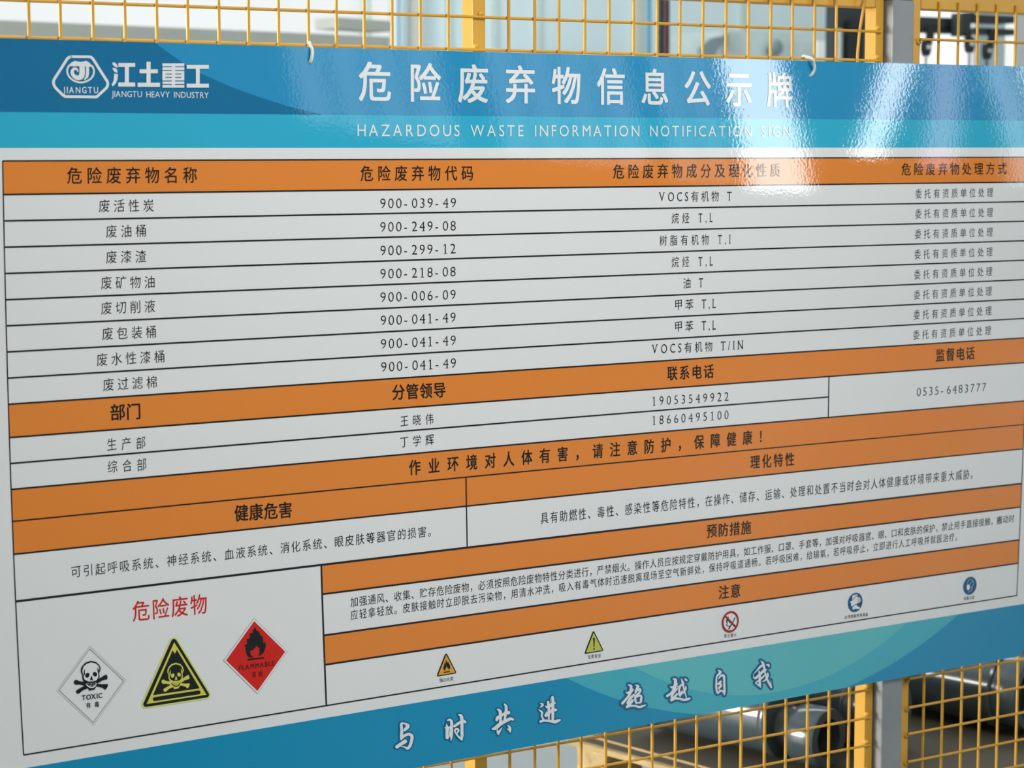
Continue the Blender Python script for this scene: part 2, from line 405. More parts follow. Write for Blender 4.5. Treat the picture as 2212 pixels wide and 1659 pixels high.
L_('paragraph_lettering', '可引起呼吸系统、神经系统、血液系统、消化系统、眼皮肤等器官的损害。', (153.6, 1235.6), (930.3, 1147), 26, 21, I_BLACK, **FS)
L_('paragraph_lettering', '具有助燃性、毒性、感染性等危险特性，在操作、储存、运输、处理和处置不当时会对人体健康或环境带来重大威胁。', (1167.7, 1119.7), (2101, 1023), 25.5, 16.5, I_BLACK, **FS)
pm = MB()
L_('', '加强通风、收集、贮存危险废物，必须按照危险废物特性分类进行，严禁烟火。操作人员应按规定穿戴防护用具，如工作服、口罩、手套等，加强对呼吸器官、眼、口和皮肤的保护，禁止用手直接接触，搬动时', (756.7, 1300.8), (2190.4, 1119.3), 21.7, 16, I_BLACK, mb=pm, **FS)
L_('', '应轻拿轻放。皮肤接触时立即脱去污染物，用清水冲洗，吸入有毒气体时迅速脱离现场至空气新鲜处，保持呼吸道通畅。若呼吸困难，给输氧，若呼吸停止，立即进行人工呼吸并就医治疗。', (757, 1328.7), (2067.2, 1158.7), 21.7, 16, I_BLACK, mb=pm, **FS)
pm.build('paragraph_lettering', board)
tag(L_('warning_lettering', '危险废物', (286, 1320.9), (446.6, 1303.5), 44, 37, I_RED, 0.004), 'red warning lettering')

# ------------------------------------------------------------------ drawn marks: polygons and brush strokes traced in the plane of the board
class Ink:
    def __init__(s, ox, oy, sc): s.o = (ox, oy, sc); s.mb = MB(); s.n = 0
    def lift(s, layer): s.n += 1; return layer+(s.n % 30)*0.03
    def p(s, q): return pix(s.o[0]+q[0]/s.o[2], s.o[1]+q[1]/s.o[2])
    def poly(s, pts, mt, layer=4, smooth=False):
        if smooth: pts = catmull(pts, True)
        flat(s.mb, [s.p(q) for q in pts], mt, s.lift(layer))
    def stroke(s, pts, mt, layer=5, grow=0.0, w=None, seg=5):
        pts = [tuple(q) if len(q) > 2 else (q[0], q[1], w) for q in pts]
        c = catmull(pts, False, seg) if len(pts) > 2 else [tuple(pts[0][k]+(pts[1][k]-pts[0][k])*i/seg for k in range(3)) for i in range(seg+1)]
        c = [(x, y, max(2.0, w_)+2*grow) for x, y, w_ in c]; layer = s.lift(layer)
        L = []; R = []; n = len(c)
        for i in range(n):
            a, d = c[max(i-1, 0)], c[min(i+1, n-1)]; e = math.hypot(d[0]-a[0], d[1]-a[1]) or 1.0
            tx, ty = (d[0]-a[0])/e, (d[1]-a[1])/e; x, y, w_ = c[i]
            L.append((x-ty*w_/2, y+tx*w_/2)); R.append((x+ty*w_/2, y-tx*w_/2))
        for i in range(n-1): s.mb.face([B(*s.p(q), layer) for q in (L[i], L[i+1], R[i+1], R[i])], mt)
        for (x, y, w_), a, b_ in ((c[0], R[0], L[0]), (c[-1], L[-1], R[-1])):
            t0 = math.atan2(a[1]-y, a[0]-x); sg = 1 if a is R[0] else -1
            cap = [a]+[(x+w_/2*math.cos(t0-math.pi*k/6), y+w_/2*math.sin(t0-math.pi*k/6)) for k in range(1, 6)]+[b_]
            s.mb.face([B(*s.p(q), layer) for q in cap], mt)
    def ell(s, cx, cy, rx, ry, mt, layer=6, rot=0.0, n=20):
        c_, s_ = math.cos(rot), math.sin(rot)
        s.poly([(cx+rx*math.cos(2*math.pi*k/n)*c_-ry*math.sin(2*math.pi*k/n)*s_, cy+rx*math.cos(2*math.pi*k/n)*s_+ry*math.sin(2*math.pi*k/n)*c_) for k in range(n)], mt, layer)
    def disc(s, c, r, mt, layer, n=40, r0=None):
        """true circle on the board: centre in photo units, radius given vertically"""
        layer = s.lift(layer); (x, z) = s.p(c); R = s.p((c[0], c[1]-r))[1]-z
        if r0 is None: flat(s.mb, [(x+R*math.cos(2*math.pi*k/n), z+R*math.sin(2*math.pi*k/n)) for k in range(n)], mt, layer)
        else:
            q = R*r0/r
            for k in range(n):
                a, b = 2*math.pi*k/n, 2*math.pi*(k+1)/n
                s.mb.face([B(x+e*math.cos(t), z+e*math.sin(t), layer) for e, t in ((q, a), (R, a), (R, b), (q, b))], mt)
    def build(s, name, parent=None): return s.mb.build(name, parent or board)
def catmull(P, closed, seg=5):
    n = len(P); out = []
    for i in range(n if closed else n-1):
        a, b, c, d = (P[(i-1) % n], P[i], P[(i+1) % n], P[(i+2) % n]) if closed else (P[max(i-1, 0)], P[i], P[i+1], P[min(i+2, n-1)])
        for k in range(seg):
            t = k/seg
            out.append(tuple(0.5*(2*b[j]+(c[j]-a[j])*t+(2*a[j]-5*b[j]+4*c[j]-d[j])*t*t+(3*b[j]-a[j]-3*c[j]+d[j])*t**3) for j in range(len(b))))
    if not closed: out.append(tuple(P[-1]))
    return out
# company emblem
k = Ink(100, 105, 13.825)
fr_ = [(740,240),(900,242),(1080,244),(1280,246),(1350,275),(1410,345),(1500,490),(1640,715),(1780,930),(1815,990),(1825,1060),(1812,1130),(1770,1190),(1660,1290),(1545,1400),(1510,1430),(1460,1445),(1200,1440),(900,1437),(590,1434),(545,1425),(490,1390),(370,1275),(255,1155),(218,1085),(205,1020),(215,950),(250,880),(370,695),(500,490),(600,330),(655,270),(740,240)]
k.stroke(fr_, I_WHITE, 5, w=82, seg=2); k.build('emblem_frame')
k = Ink(100, 105, 13.825)
k.stroke([(670,510),(625,600),(615,690),(650,800),(720,890),(820,960),(930,1000),(1020,1012),(1120,1000),(1230,960),(1330,890),(1395,790),(1415,690),(1400,600),(1360,520)], I_WHITE, 5, w=54, seg=3)
k.poly([(680,528),(660,490),(740,420),(840,362),(920,382),(1020,402),(1120,382),(1180,362),(1280,425),(1350,500),(1385,545),(1250,542),(1000,532)], I_WHITE, 6)
k.stroke([(1060,500,165),(1062,640,165),(1060,750,168),(1035,830,160),(960,872,150),(860,850,125),(785,775,105),(765,680,95),(830,600,82),(905,620,60),(935,690,30)], I_WHITE, 5)
k.stroke([(1222,530,90),(1222,640,90),(1220,750,90),(1195,850,80),(1120,930,22)], I_WHITE, 5)
k.build('emblem_mark')
L_('emblem_lettering', 'JIANGTU', (136.2, 194.3), (211.4, 194.7), 13.6, 8.8, I_WHITE, 0.012, cap=True)
k = Ink(230, 120, 9.617)
def rect(a, b, c, d, m_=None, l=5): k.poly([(a,b),(c,b),(c,d),(a,d)], m_ or I_WHITE, l)
k.poly([(110,145),(170,147),(218,190),(226,255),(170,235),(128,195)], I_WHITE); k.poly([(118,255),(190,262),(220,300),(222,362),(170,345),(135,305)], I_WHITE)
k.poly([(155,375),(232,385),(226,480),(192,575),(125,642),(103,602),(140,530),(152,450)], I_WHITE)
rect(240,155,590,236); rect(375,230,460,565); rect(240,560,590,645)
rect(825,130,910,570); rect(680,287,1060,370); rect(640,565,1105,650)
rect(1155,163,1610,668)
for y in (232,310,384,455,528,600):
    a, b = (1222, 1548) if y in (384,455) else (1150, 1615)
    rect(a,y-9,1348,y+9,I_DARK,6); rect(1420,y-9,b,y+9,I_DARK,6)
rect(1660,195,2120,276); rect(1850,270,1930,590); rect(1660,585,2120,668)
k.build('company_lettering')
L_('company_lettering', 'JIANGTU HEAVY INDUSTRY', (240.7, 202.6), (450.4, 205.6), 13, 9.4, I_WHITE, 0.0, cap=True)

# slogan written with a brush, dark halo behind each character
A, Bc, Cc, Dc = (840,1540,11.642), (1040,1490,11.642), (1330,1450,12.289), (1520,1410,13.012)
CH = [
 (A, [[(300,330,70),(310,265,60),(370,260,40),(440,290,70),(470,330,90),(420,390,80),(385,430,60)], [(300,300,70),(315,430,70),(308,560,75),(300,650,60)], [(310,630,60),(400,560,70),(490,530,70),(570,580,80),(560,700,75),(520,820,75),(460,890,65),(400,860,40),(290,835,12)], [(400,710,95),(290,780,85),(190,850,85)]]),
 (A, [[(1440,270,10),(1450,340,60),(1450,480,70),(1455,620,80)], [(1470,180,40),(1530,170,60),(1570,240,75),(1565,400,75),(1565,560,70),(1555,690,20)], [(1400,360,20),(1450,385,60),(1560,350,60)], [(1500,420,30),(1515,560,30),(1470,610,50)], [(1640,330,60),(1720,270,70),(1800,220,60),(1860,190,60),(1905,225,70)], [(1745,35,30),(1810,75,80),(1825,200,80),(1828,400,75),(1830,560,75),(1825,680,30)], [(1820,660,60),(1740,590,45),(1670,500,35),(1650,430,50),(1700,400,50),(1740,430,50),(1710,500,40)]]),
 (Bc, [[(400,490,40),(460,540,80),(465,650,75),(470,780,70),(460,850,60)], [(565,355,35),(610,420,70),(605,540,70),(590,650,60),(570,760,55)], [(370,760,60),(400,700,90),(500,640,60),(600,580,80),(670,570,90)], [(270,980,50),(340,960,90),(470,850,90),(620,770,80),(720,725,75),(780,745,60)], [(385,1000,20),(400,1060,60),(412,1125,20)], [(515,945,8),(450,1030,50),(415,1110,40)], [(650,885,20),(700,945,65),(705,1010,70),(712,1070,18)], [(640,985,25),(690,1000,60)]]),
 (Bc, [[(1720,300,8),(1745,200,20),(1775,175,60),(1785,260,70),(1785,450,70),(1785,620,70),(1780,745,60)], [(1665,300,55),(1680,400,70),(1690,520,60),(1680,640,55),(1685,740,35)], [(1600,405,20),(1650,430,70),(1740,380,80),(1810,330,80),(1845,340,30)], [(1610,640,80),(1650,600,80),(1720,550,70),(1800,500,70),(1860,505,70)], [(1600,580,8),(1660,510,16)], [(1465,335,15),(1525,365,65),(1505,405,50),(1455,445,10)], [(1430,495,15),(1490,540,50),(1520,580,50),(1500,640,45),(1530,710,45),(1560,760,50)], [(1475,795,60),(1570,768,55),(1700,780,60),(1840,800,80),(1920,770,70),(1975,757,35)]]),
 (Cc, [[(335,355,35),(390,390,70),(395,450,70),(385,540,80),(340,640,60),(260,740,60),(165,850,65)], [(265,555,25),(330,575,80),(400,520,80),(445,485,50)], [(470,620,45),(400,690,75),(330,790,70),(300,840,60)], [(440,770,60),(390,830,70),(330,890,70),(285,945,60)], [(280,945,55),(380,915,55),(500,915,50),(620,945,60),(720,915,50),(785,890,25)], [(515,365,25),(580,390,70),(560,450,70),(525,530,70),(505,590,30)], [(530,510,50),(620,475,70),(640,520,60),(570,610,55),(500,660,40)], [(500,640,45),(510,760,60),(535,860,25)], [(520,680,50),(620,640,60),(668,670,55),(660,760,65),(640,825,50),(545,835,35)]]),
 (Cc, [[(1515,200,30),(1570,220,80),(1572,320,80),(1560,420,80),(1520,500,70),(1450,590,60),(1355,650,65)], [(1435,400,20),(1500,430,70),(1570,380,80),(1620,325,40)], [(1620,460,40),(1560,520,60),(1500,600,60),(1470,690,55)], [(1615,600,55),(1560,665,60),(1500,720,60),(1460,760,60)], [(1465,772,55),(1560,720,65),(1680,725,55),(1800,755,60),(1900,735,65),(1955,715,45)], [(1730,195,15),(1765,290,60),(1790,420,45),(1825,560,35),(1862,690,28)], [(1630,410,30),(1700,390,50),(1785,310,50)], [(1690,400,60),(1672,500,50),(1685,620,65),(1705,665,25)], [(1705,640,40),(1735,560,45),(1765,500,18)], [(1850,390,20),(1840,470,50),(1780,565,38),(1730,610,16)], [(1835,205,45),(1868,238,50)]]),
 (Dc, [[(385,485,15),(450,525,75),(430,580,70),(360,660,45),(345,760,45),(340,900,50),(350,1040,55),(385,1140,45),(430,1085,55),(490,1065,55),(540,1100,50),(566,1185,15)], [(405,725,25),(480,640,60),(555,650,70),(565,800,60),(570,950,60),(575,1080,60),(568,1180,25)], [(390,870,50),(430,840,60),(470,805,60)], [(395,900,20),(450,870,60),(478,920,60),(420,985,65),(430,1035,15)]]),
 (Dc, [[(1588,215,8),(1645,280,65),(1660,330,60),(1580,390,60),(1500,480,36),(1400,590,14),(1388,660,18),(1430,715,60),(1520,650,70),(1600,570,70),(1690,490,70),(1740,475,45)], [(1545,520,40),(1565,640,55),(1560,780,60),(1572,900,60),(1582,980,15)], [(1570,930,50),(1490,880,40),(1440,850,18)], [(1445,840,25),(1530,780,45),(1640,690,50),(1705,620,25)], [(1662,310,65),(1690,430,60),(1712,560,45),(1755,700,52),(1820,840,58),(1885,960,45),(1895,990,15)], [(1890,970,35),(1880,870,20),(1875,770,8)], [(1785,580,50),(1785,650,60),(1725,760,48),(1640,805,15)], [(1740,345,15),(1795,335,60),(1820,370,50),(1830,395,15)]]),
]
for n_, (o_, sts) in enumerate(CH):
    k = Ink(*o_)
    for st in sts:
        k.stroke(st, I_HALO, 4, grow=(54 if n_ > 3 else 34)*o_[2]/12.0, seg=3)
        k.stroke(st, I_WHITE, 6, seg=4)
    k.build('slogan_character')

# hazard marks
def skull(k, T, ink_, ground, l0=5):
    def t(q): return tuple(T(q[0], q[1])) + tuple(w*T.s for w in q[2:])
    def tt(qs): return [t(q) for q in qs]
    for st in ([(475,815,95),(535,828,62),(640,842,72),(760,850,60)], [(462,790,40),(470,845,40)], [(760,850,60),(860,868,55),(950,882,62),(1015,895,95)], [(1050,868,45),(1015,930,50)],
               [(510,992,80),(585,940,62),(660,905,72),(760,850,60)], [(760,850,60),(870,800,70),(950,755,62),(1020,725,90)], [(1035,690,40),(1040,745,40)]):
        k.stroke(tt(st), ink_, l0, seg=3)
    k.poly(tt([(560,560),(590,500),(650,440),(750,410),(850,435),(915,500),(935,570),(905,640),(912,720),(885,790),(870,860),(815,955),(715,972),(690,920),(640,880),(620,810),(585,740),(590,680),(560,620)]), ink_, l0+1)
    k.poly(tt([(585,590),(610,520),(665,468),(750,442),(840,462),(890,510),(908,570),(882,630),(888,700),(870,755),(835,785),(760,798),(700,800),(650,775),(620,755),(610,720),(615,680),(590,640)]), ground, l0+2)
    k.stroke(tt([(655,848,16),(700,892,22),(760,912,24),(815,892,22),(852,838,14)]), ground, l0+2, seg=3)
    k.stroke(tt([(628,568,8),(618,620,26),(625,665,26)]), ink_, l0+3, seg=3); k.stroke(tt([(868,540,8),(885,600,28),(892,640,22)]), ink_, l0+3, seg=3)
    for cx, cy, rx, ry, ro in ((678,683,38,50,.5),(822,662,40,46,-.5)):
        k.poly(tt([(cx+rx*math.cos(a)*math.cos(ro)-ry*math.sin(a)*math.sin(ro), cy+rx*math.cos(a)*math.sin(ro)+ry*math.sin(a)*math.cos(ro)) for a in [2*math.pi*i/16 for i in range(16)]]), ink_, l0+3)
    k.poly(tt([(755,690),(772,720),(784,775),(755,770),(730,785),(736,735)]), ink_, l0+3)
    for x, y in ((690,838),(728,845),(762,838),(800,832),(835,822),(730,878),(765,876),(800,868)): k.poly(tt([(x-8,y-6),(x+8,y-8),(x+6,y+8),(x-6,y+8)]), ground, l0+3)
class Aff:
    def __init__(s, ax, bx, ay, by, sc): s.a = (ax, bx, ay, by); s.s = sc
    def __call__(s, x, y): return s.a[0]+x*s.a[1], s.a[2]+y*s.a[3]
def outline(k, pts, w, mt, layer):
    for a, b in zip(pts, pts[1:]+pts[:1]): k.stroke([a, b], mt, layer, w=w, seg=1)
k = Ink(110, 1380, 8.73)
outline(k, [(728,135),(1412,782),(800,1622),(103,980)], 4, I_GREY, 4); outline(k, [(730,186),(1368,790),(795,1575),(153,968)], 7, I_GREY, 4)
skull(k, Aff(0,1,0,1,1.0), I_BLACK, I_WHITE)
r_ = tag(k.build('toxic_diamond'), 'white hazard diamond with black skull and crossbones')
L_('diamond_lettering', 'TOXIC', (176.7, 1507.1), (220.5, 1501.4), 10.5, 7.6, I_BLACK, 0.02, serif=True, cap=True, parent=r_, layer=5)
L_('diamond_lettering', '有毒', (185.6, 1523.8), (213.7, 1520.7), 12.5, 10, I_BLACK, 0.01, parent=r_, layer=5)

k = Ink(300, 1365, 9.48)
def rtri(pts, w, mt, layer):
    outline(k, pts, w, mt, layer); k.poly(pts, mt, layer)
rtri([(712,195),(1378,1285),(140,1478)], 175, I_LYEL, 4); rtri([(712,195),(1378,1285),(140,1478)], 112, I_BLACK, 5)
k.poly([(716,208),(1378,1283),(152,1474)], I_YEL, 6)
k.poly([(682,372),(727,448),(770,362),(1238,1152),(280,1292)], I_BLACK, 7)
k.stroke([(315,1372),(1215,1234)], I_BLACK, 7, w=82, seg=4)
skull(k, Aff(70.8,.897,229.8,.964,.92), I_YEL, I_BLACK, 8)
tag(k.build('poison_triangle'), 'yellow and black warning triangle with skull')

k = Ink(470, 1325, 8.965)
outline(k, [(703,92),(1345,735),(765,1555),(112,912)], 4, I_GREY, 4)
k.poly([(703,100),(1338,735),(765,1547),(120,912)], I_WHITE, 4); k.poly([(703,148),(1303,740),(765,1500),(160,907)], I_RED, 5)
k.poly([(735,258),(733,290),(745,325),(790,345),(815,395),(828,432),(850,418),(872,480),(882,575),(895,575),(918,545),(928,610),(912,700),(870,775),(780,830),(803,770),(805,700),(800,662),(775,655),(742,618),(718,682),(692,668),(690,718),(640,708),(622,750),(640,800),(685,850),(620,855),(570,822),(540,750),(532,640),(498,598),(545,606),(566,572),(552,488),(602,490),(616,440),(608,382),(662,384),(678,315)], I_BLACK, 6)
k.stroke([(588,893),(882,858)], I_BLACK, 6, w=34, seg=2)
r_ = tag(k.build('flammable_diamond'), 'red hazard diamond with black flame')
L_('diamond_lettering', 'FLAMMABLE', (514.8, 1442.5), (592.1, 1431.9), 10, 6.6, I_BROWN, 0.042, layer=7, serif=True, cap=True, parent=r_)
L_('diamond_lettering', '易燃', (543, 1457.2), (566.8, 1455), 12.5, 9, I_BROWN, 0.02, layer=7, parent=r_)

k = Ink(930, 1400, 20.74)
rtri([(690,300),(1085,1075),(335,1205)], 112, I_BLACK, 4); k.poly([(690,295),(1098,1085),(325,1220)], I_AMB, 5)
k.poly([(685,518),(725,600),(745,660),(765,610),(800,630),(798,700),(842,720),(855,795),(872,850),(850,930),(790,1010),(818,940),(798,900),(760,905),(738,870),(712,780),(690,872),(668,870),(652,960),(640,1012),(580,960),(535,835),(572,872),(580,790),(565,720),(602,760),(608,640),(640,680),(662,640),(665,570)], I_BLACK, 6)
k.stroke([(592,1078),(830,1042)], I_BLACK, 6, w=44, seg=2)
r_ = tag(k.build('safety_pictogram'), 'amber triangle with black flame')
L_('pictogram_caption', '当心火灾', (948.6, 1469.2), (979.2, 1465.3), 9, 6.6, I_BLACK, 0.0, parent=r_, layer=5)
k = Ink(1250, 1355, 22.11)
rtri([(698,235),(1115,1080),(325,1215)], 95, I_BLACK, 4); k.poly([(698,245),(1112,1085),(335,1212)], I_OLIVE, 5)
k.stroke([(710,535,90),(716,730,60),(718,930,38)], I_BLACK, 6, seg=3); k.ell(718,1030,34,46,I_BLACK,6)
r_ = tag(k.build('safety_pictogram'), 'yellow triangle with exclamation mark')
L_('pictogram_caption', '注意安全', (1269, 1418.9), (1297.7, 1415.2), 8.3, 6, I_BLACK, 0.0, parent=r_, layer=5)
k = Ink(1545, 1310, 22.11); c0 = (700, 722)
k.disc(c0, 505, I_WHITE, 4); 
k.stroke([(925,535,50),(830,740,55),(760,860,60),(690,960,60),(640,1060,60)], I_GREY, 5, seg=2); k.stroke([(690,930,50),(640,1060,62)], I_BLACK, 6, seg=2)
k.stroke([(620,490,20),(600,560,60),(560,650,90),(530,720,60),(555,800,30),(590,860,20)], I_BLACK, 5, seg=3); k.stroke([(600,620,60),(660,720,60),(700,780,30)], I_BLACK, 5, seg=3); k.stroke([(500,830,14),(550,910,46),(630,940,36),(680,950,30)], I_BLACK, 5, seg=3)
k.stroke([(440,440),(960,975)], I_DRED, 7, w=90, seg=4); k.disc(c0, 510, I_DRED, 8, r0=412)
r_ = tag(k.build('safety_pictogram'), 'red ring crossing out a burning match')
L_('pictogram_caption', '禁止烟火', (1563.6, 1373.7), (1590.2, 1370.4), 8, 5.6, I_BLACK, 0.0, parent=r_, layer=5)
k = Ink(1815, 1270, 22.11); k.disc((708, 685), 455, I_SIGN, 4)
k.poly([(560,360),(795,297),(805,340),(680,430),(590,545),(560,558)], I_WHITE, 5); k.poly([(462,650),(600,570),(690,460),(800,385),(832,440),(790,492),(910,430),(945,500),(962,605),(950,645),(760,752),(528,890)], I_WHITE, 5)
k.poly([(575,895),(762,795),(812,882),(930,918),(912,990),(740,1002),(702,978),(660,1022),(570,1032)], I_WHITE, 5)
for a, b in (((800,545),(885,482)), ((815,595),(920,525)), ((830,650),(940,580))): k.stroke([a, b], I_SIGN, 6, w=18, seg=1)
r_ = tag(k.build('safety_pictogram'), 'blue disc with white glove and boots')
L_('pictogram_caption', '必须佩戴劳保用品', (1824, 1333.3), (1874, 1326.6), 7.4, 5.6, I_BLACK, 0.0, parent=r_, layer=5)
k = Ink(2065, 1240, 25.52); k.disc((760, 642), 490, I_SIGN, 4)
k.stroke([(610,520),(680,350),(790,282),(880,330),(940,450),(930,580),(872,690),(858,880),(720,960),(668,1020)], I_LBLUE, 5, w=26, seg=3)
k.stroke([(730,580),(900,385)], I_LBLUE, 5, w=24, seg=1); k.stroke([(740,748),(862,745)], I_LBLUE, 5, w=30, seg=1); k.stroke([(710,830),(690,930)], I_LBLUE, 5, w=18, seg=1)
k.poly([(622,548),(732,612),(742,700),(720,830),(660,862),(615,895),(566,765),(572,650)], I_WHITE, 6)
r_ = tag(k.build('safety_pictogram'), 'blue disc with head wearing white mask')
L_('pictogram_caption', '佩戴口罩', (2081.9, 1293), (2103.8, 1290), 7.4, 4.6, I_BLACK, 0.0, parent=r_, layer=5)
# ------------------------------------------------------------------ fence in front of the hall
M_YEL = mat('yellow_paint', (210, 158, 50), rough=0.42, bump=0.15, scale=90, var=0.08, vscale=14)
M_GPOST = mat('grey_post_paint', (140, 145, 148), rough=0.45, bump=0.2, scale=120, var=0.1, vscale=20)
M_TIE = mat('white_nylon', (232, 234, 228), rough=0.35, var=0.03)
FY = 0.078; FRF = 0.0855
def FP(s, y, z): return Vector((s+SX, y, z+SZ))
def fx(px, py): return at(px, py, FY).x-SX
ZTOP, ZBOT = 0.4690, -1.30
TOPX = [1.0914,1.1363,1.1835,1.2307,1.2783,1.3254,1.3736,1.4202,1.4681,1.5165,1.5625,1.6091,1.6564,1.705,1.754,None,1.8627,1.9104,1.9555]
TOP2 = [(1263,20),(1315.6,20),(1368.4,20),(1419.5,37),(1468.7,37),(1518.2,37),(1568.1,37),(1616.6,37),(1665,37),(1712,37),(1759.8,37),(1806.8,37)]
BOT2 = [(1255.4,1592),(1308.2,1583),(1360.4,1575),(1408.9,1565.5),(1458.9,1557.6),(1505,1548),(1555.4,1540),(1601.3,1530.7),(1651.9,1522.8),(1697.8,1515),(1744.6,1507),(1791.1,1497.5)]
pa = thing('mesh_fence_panel', (0.18+SX+1.6, FRF, 0.03), 'yellow welded mesh fence panel behind the board, left of the grey post', 'fence panel', 'yellow mesh fence panels')
wm = MB()
def vw(s0, s1, y, za=ZBOT, zb=ZTOP-0.006): wm.tube([FP(s1+(s1-s0)*(-(za+0.75))/-1.15, y, za), FP(s0, y, zb)], 0.0026, M_YEL, 8)
vw(1.0446, 1.0446, FY)
for s in TOPX:
    if s: vw(s, s, FY)
for (a, b) in zip(TOP2, BOT2):
    s0, s1 = fx(*a), fx(*b); t = (s1-s0)/-1.13
    wm.tube([FP(s0+t*(ZBOT-0.39), FY, ZBOT), FP(s0+t*(ZTOP-0.396), FY, ZTOP-0.006)], 0.0026, M_YEL, 8)
s0, sm, s1 = fx(1864, 16), fx(1857, 60), fx(1835.1, 1488)          # last wire, bent near the top rail
wm.tube([FP(s1-0.004, FY, ZBOT), FP(s1, FY, -0.757), FP(sm-0.004, FY, 0.36), FP(sm, FY, 0.4), FP(s0, FY-0.004, 0.45), FP(s0+0.004, FY-0.008, 0.464)], 0.0026, M_YEL, 8)
ZW = [0.4507-0.0495*0] if False else []
zl = [0.4012, 0.3517]+[0.3517-(0.3517+0.757)*k/22 for k in range(1, 23)]+[-0.8075-0.0503*k for k in range(0, 10)]
for z in zl: wm.tube([FP(1.0, FY+0.0052, z), FP(1.8, FY+0.0052, z), FP(2.628, FY+0.0052, z)], 0.0024, M_YEL, 8)
wm.build('wire_mesh', pa, smooth=True)
def weld(mb, s, z): mb.lathe(FP(s, FRF+0.002, z), (0, -1, 0), [(0, 0.006), (0.004, 0.005), (0.0065, 0.0025), (0.007, 0)], M_YEL, 10)
def stile(name, s0, s1, par, zt=ZTOP, mat_=M_YEL, dy=0.03, lean=0.0, welds=()):
    m_ = MB(); zb_ = -1.32
    c = [FP(s+lean*(z-0.4), y, z) for z in (zb_, zt) for s, y in ((s0, FRF), (s1, FRF), (s1, FRF+dy), (s0, FRF+dy))]
    m_.mesh(c, [(0,3,2,1),(4,5,6,7),(0,1,5,4),(1,2,6,5),(2,3,7,6),(3,0,4,7)], mat_)
    for s, z in welds: weld(m_, s, z)
    o = m_.build(name, par); bv = o.modifiers.new('bevel', 'BEVEL'); bv.width = 0.0022; bv.segments = 2; bv.limit_method = 'ANGLE'
    return o
def rail(s0, s1, z0, z1, par, name='rail', dy=0.03):
    m_ = MB(); m_.box(FP(s0, FRF, z0), FP(s1, FRF+dy, z1), M_YEL); o = m_.build(name, par)
    bv = o.modifiers.new('bevel', 'BEVEL'); bv.width = 0.002; bv.segments = 2; return o
ws = [(1.812+0.004*(-1)**i, z+0.005) for i, z in enumerate(zl)]
stile('stile', 0.965, 0.988, pa); stile('stile', 1.8023, 1.8255, pa, dy=0.032, welds=ws)
stile('stile', 2.6175, 2.6362, pa, dy=0.028, welds=[(2.622, z+0.006) for z in zl])
rail(0.9885, 1.8018, 0.4415, ZTOP, pa, 'top_rail'); rail(1.826, 2.617, 0.4415, ZTOP, pa, 'top_rail')
rail(0.9885, 1.8018, -1.32, -1.295, pa, 'bottom_rail'); rail(1.826, 2.617, -1.32, -1.295, pa, 'bottom_rail')

pb = thing('mesh_fence_panel', (3.16+SX, FRF, 0.03), 'yellow welded mesh fence panel at right, beyond the grey post', 'fence panel', 'yellow mesh fence panels')
wm = MB()
xt = [fx(*q) for q in ((2031.5,112),(2073.4,112),(2114.7,112),(2155.9,112),(2197.2,112))]; xbm = [fx(*q) for q in ((2000.7,1470),(2041.3,1470),(2082.7,1470),(2121.7,1470),(2161.6,1470))]
pr_ = list(zip(xt, xbm)); stp = (xt[-1]-xt[0])/4
for k in range(1, 14): pr_.append((xt[-1]+stp*k, xt[-1]+stp*k-0.004))
for a, b in pr_:
    t = (b-a)/-1.12; wm.tube([FP(a+t*(ZBOT-0.37), FY+0.0052, ZBOT), FP(a+t*(0.457-0.37), FY+0.0052, 0.457)], 0.0025, M_YEL, 8)
zr = [at(2100, 88.7, FY).z-SZ]; zbt = [at(2001, y, FY).z-SZ for y in (1460.4, 1521.9, 1578.5, 1638.3)]
nfill = 22; zr += [zr[0]+(zbt[0]-zr[0])*k/nfill for k in range(1, nfill)] + zbt + [zbt[-1]-0.05*k for k in range(1, 9)]
for z in zr: wm.tube([FP(2.7145, FY, z), FP(3.2, FY, z), FP(3.615, FY, z)], 0.0024, M_YEL, 8)
wm.build('wire_mesh', pb, smooth=True)
stile('stile', 2.7005, 2.7216, pb, zt=0.4690, welds=[(2.7165, z-0.005) for z in zr]); stile('stile', 3.6, 3.622, pb)
rail(2.722, 3.5995, 0.4425, 0.4690, pb, 'top_rail'); rail(2.722, 3.5995, -1.32, -1.295, pb, 'bottom_rail')

po = thing('fence_post', (2.663+SX, 0.089, 0.0), 'square grey steel post between the two yellow mesh panels', 'post')
m_ = MB(); m_.box(FP(2.6386, 0.064, -1.35), FP(2.688, 0.114, 0.456), M_GPOST); o = m_.build('post_tube', po)
bv = o.modifiers.new('bevel', 'BEVEL'); bv.width = 0.004; bv.segments = 3
m_ = MB(); m_.box(FP(2.6374, 0.0625, 0.4565), FP(2.6898, 0.1155, 0.474), M_GPOST); o = m_.build('post_cap', po)
bv = o.modifiers.new('bevel', 'BEVEL'); bv.width = 0.003; bv.segments = 2

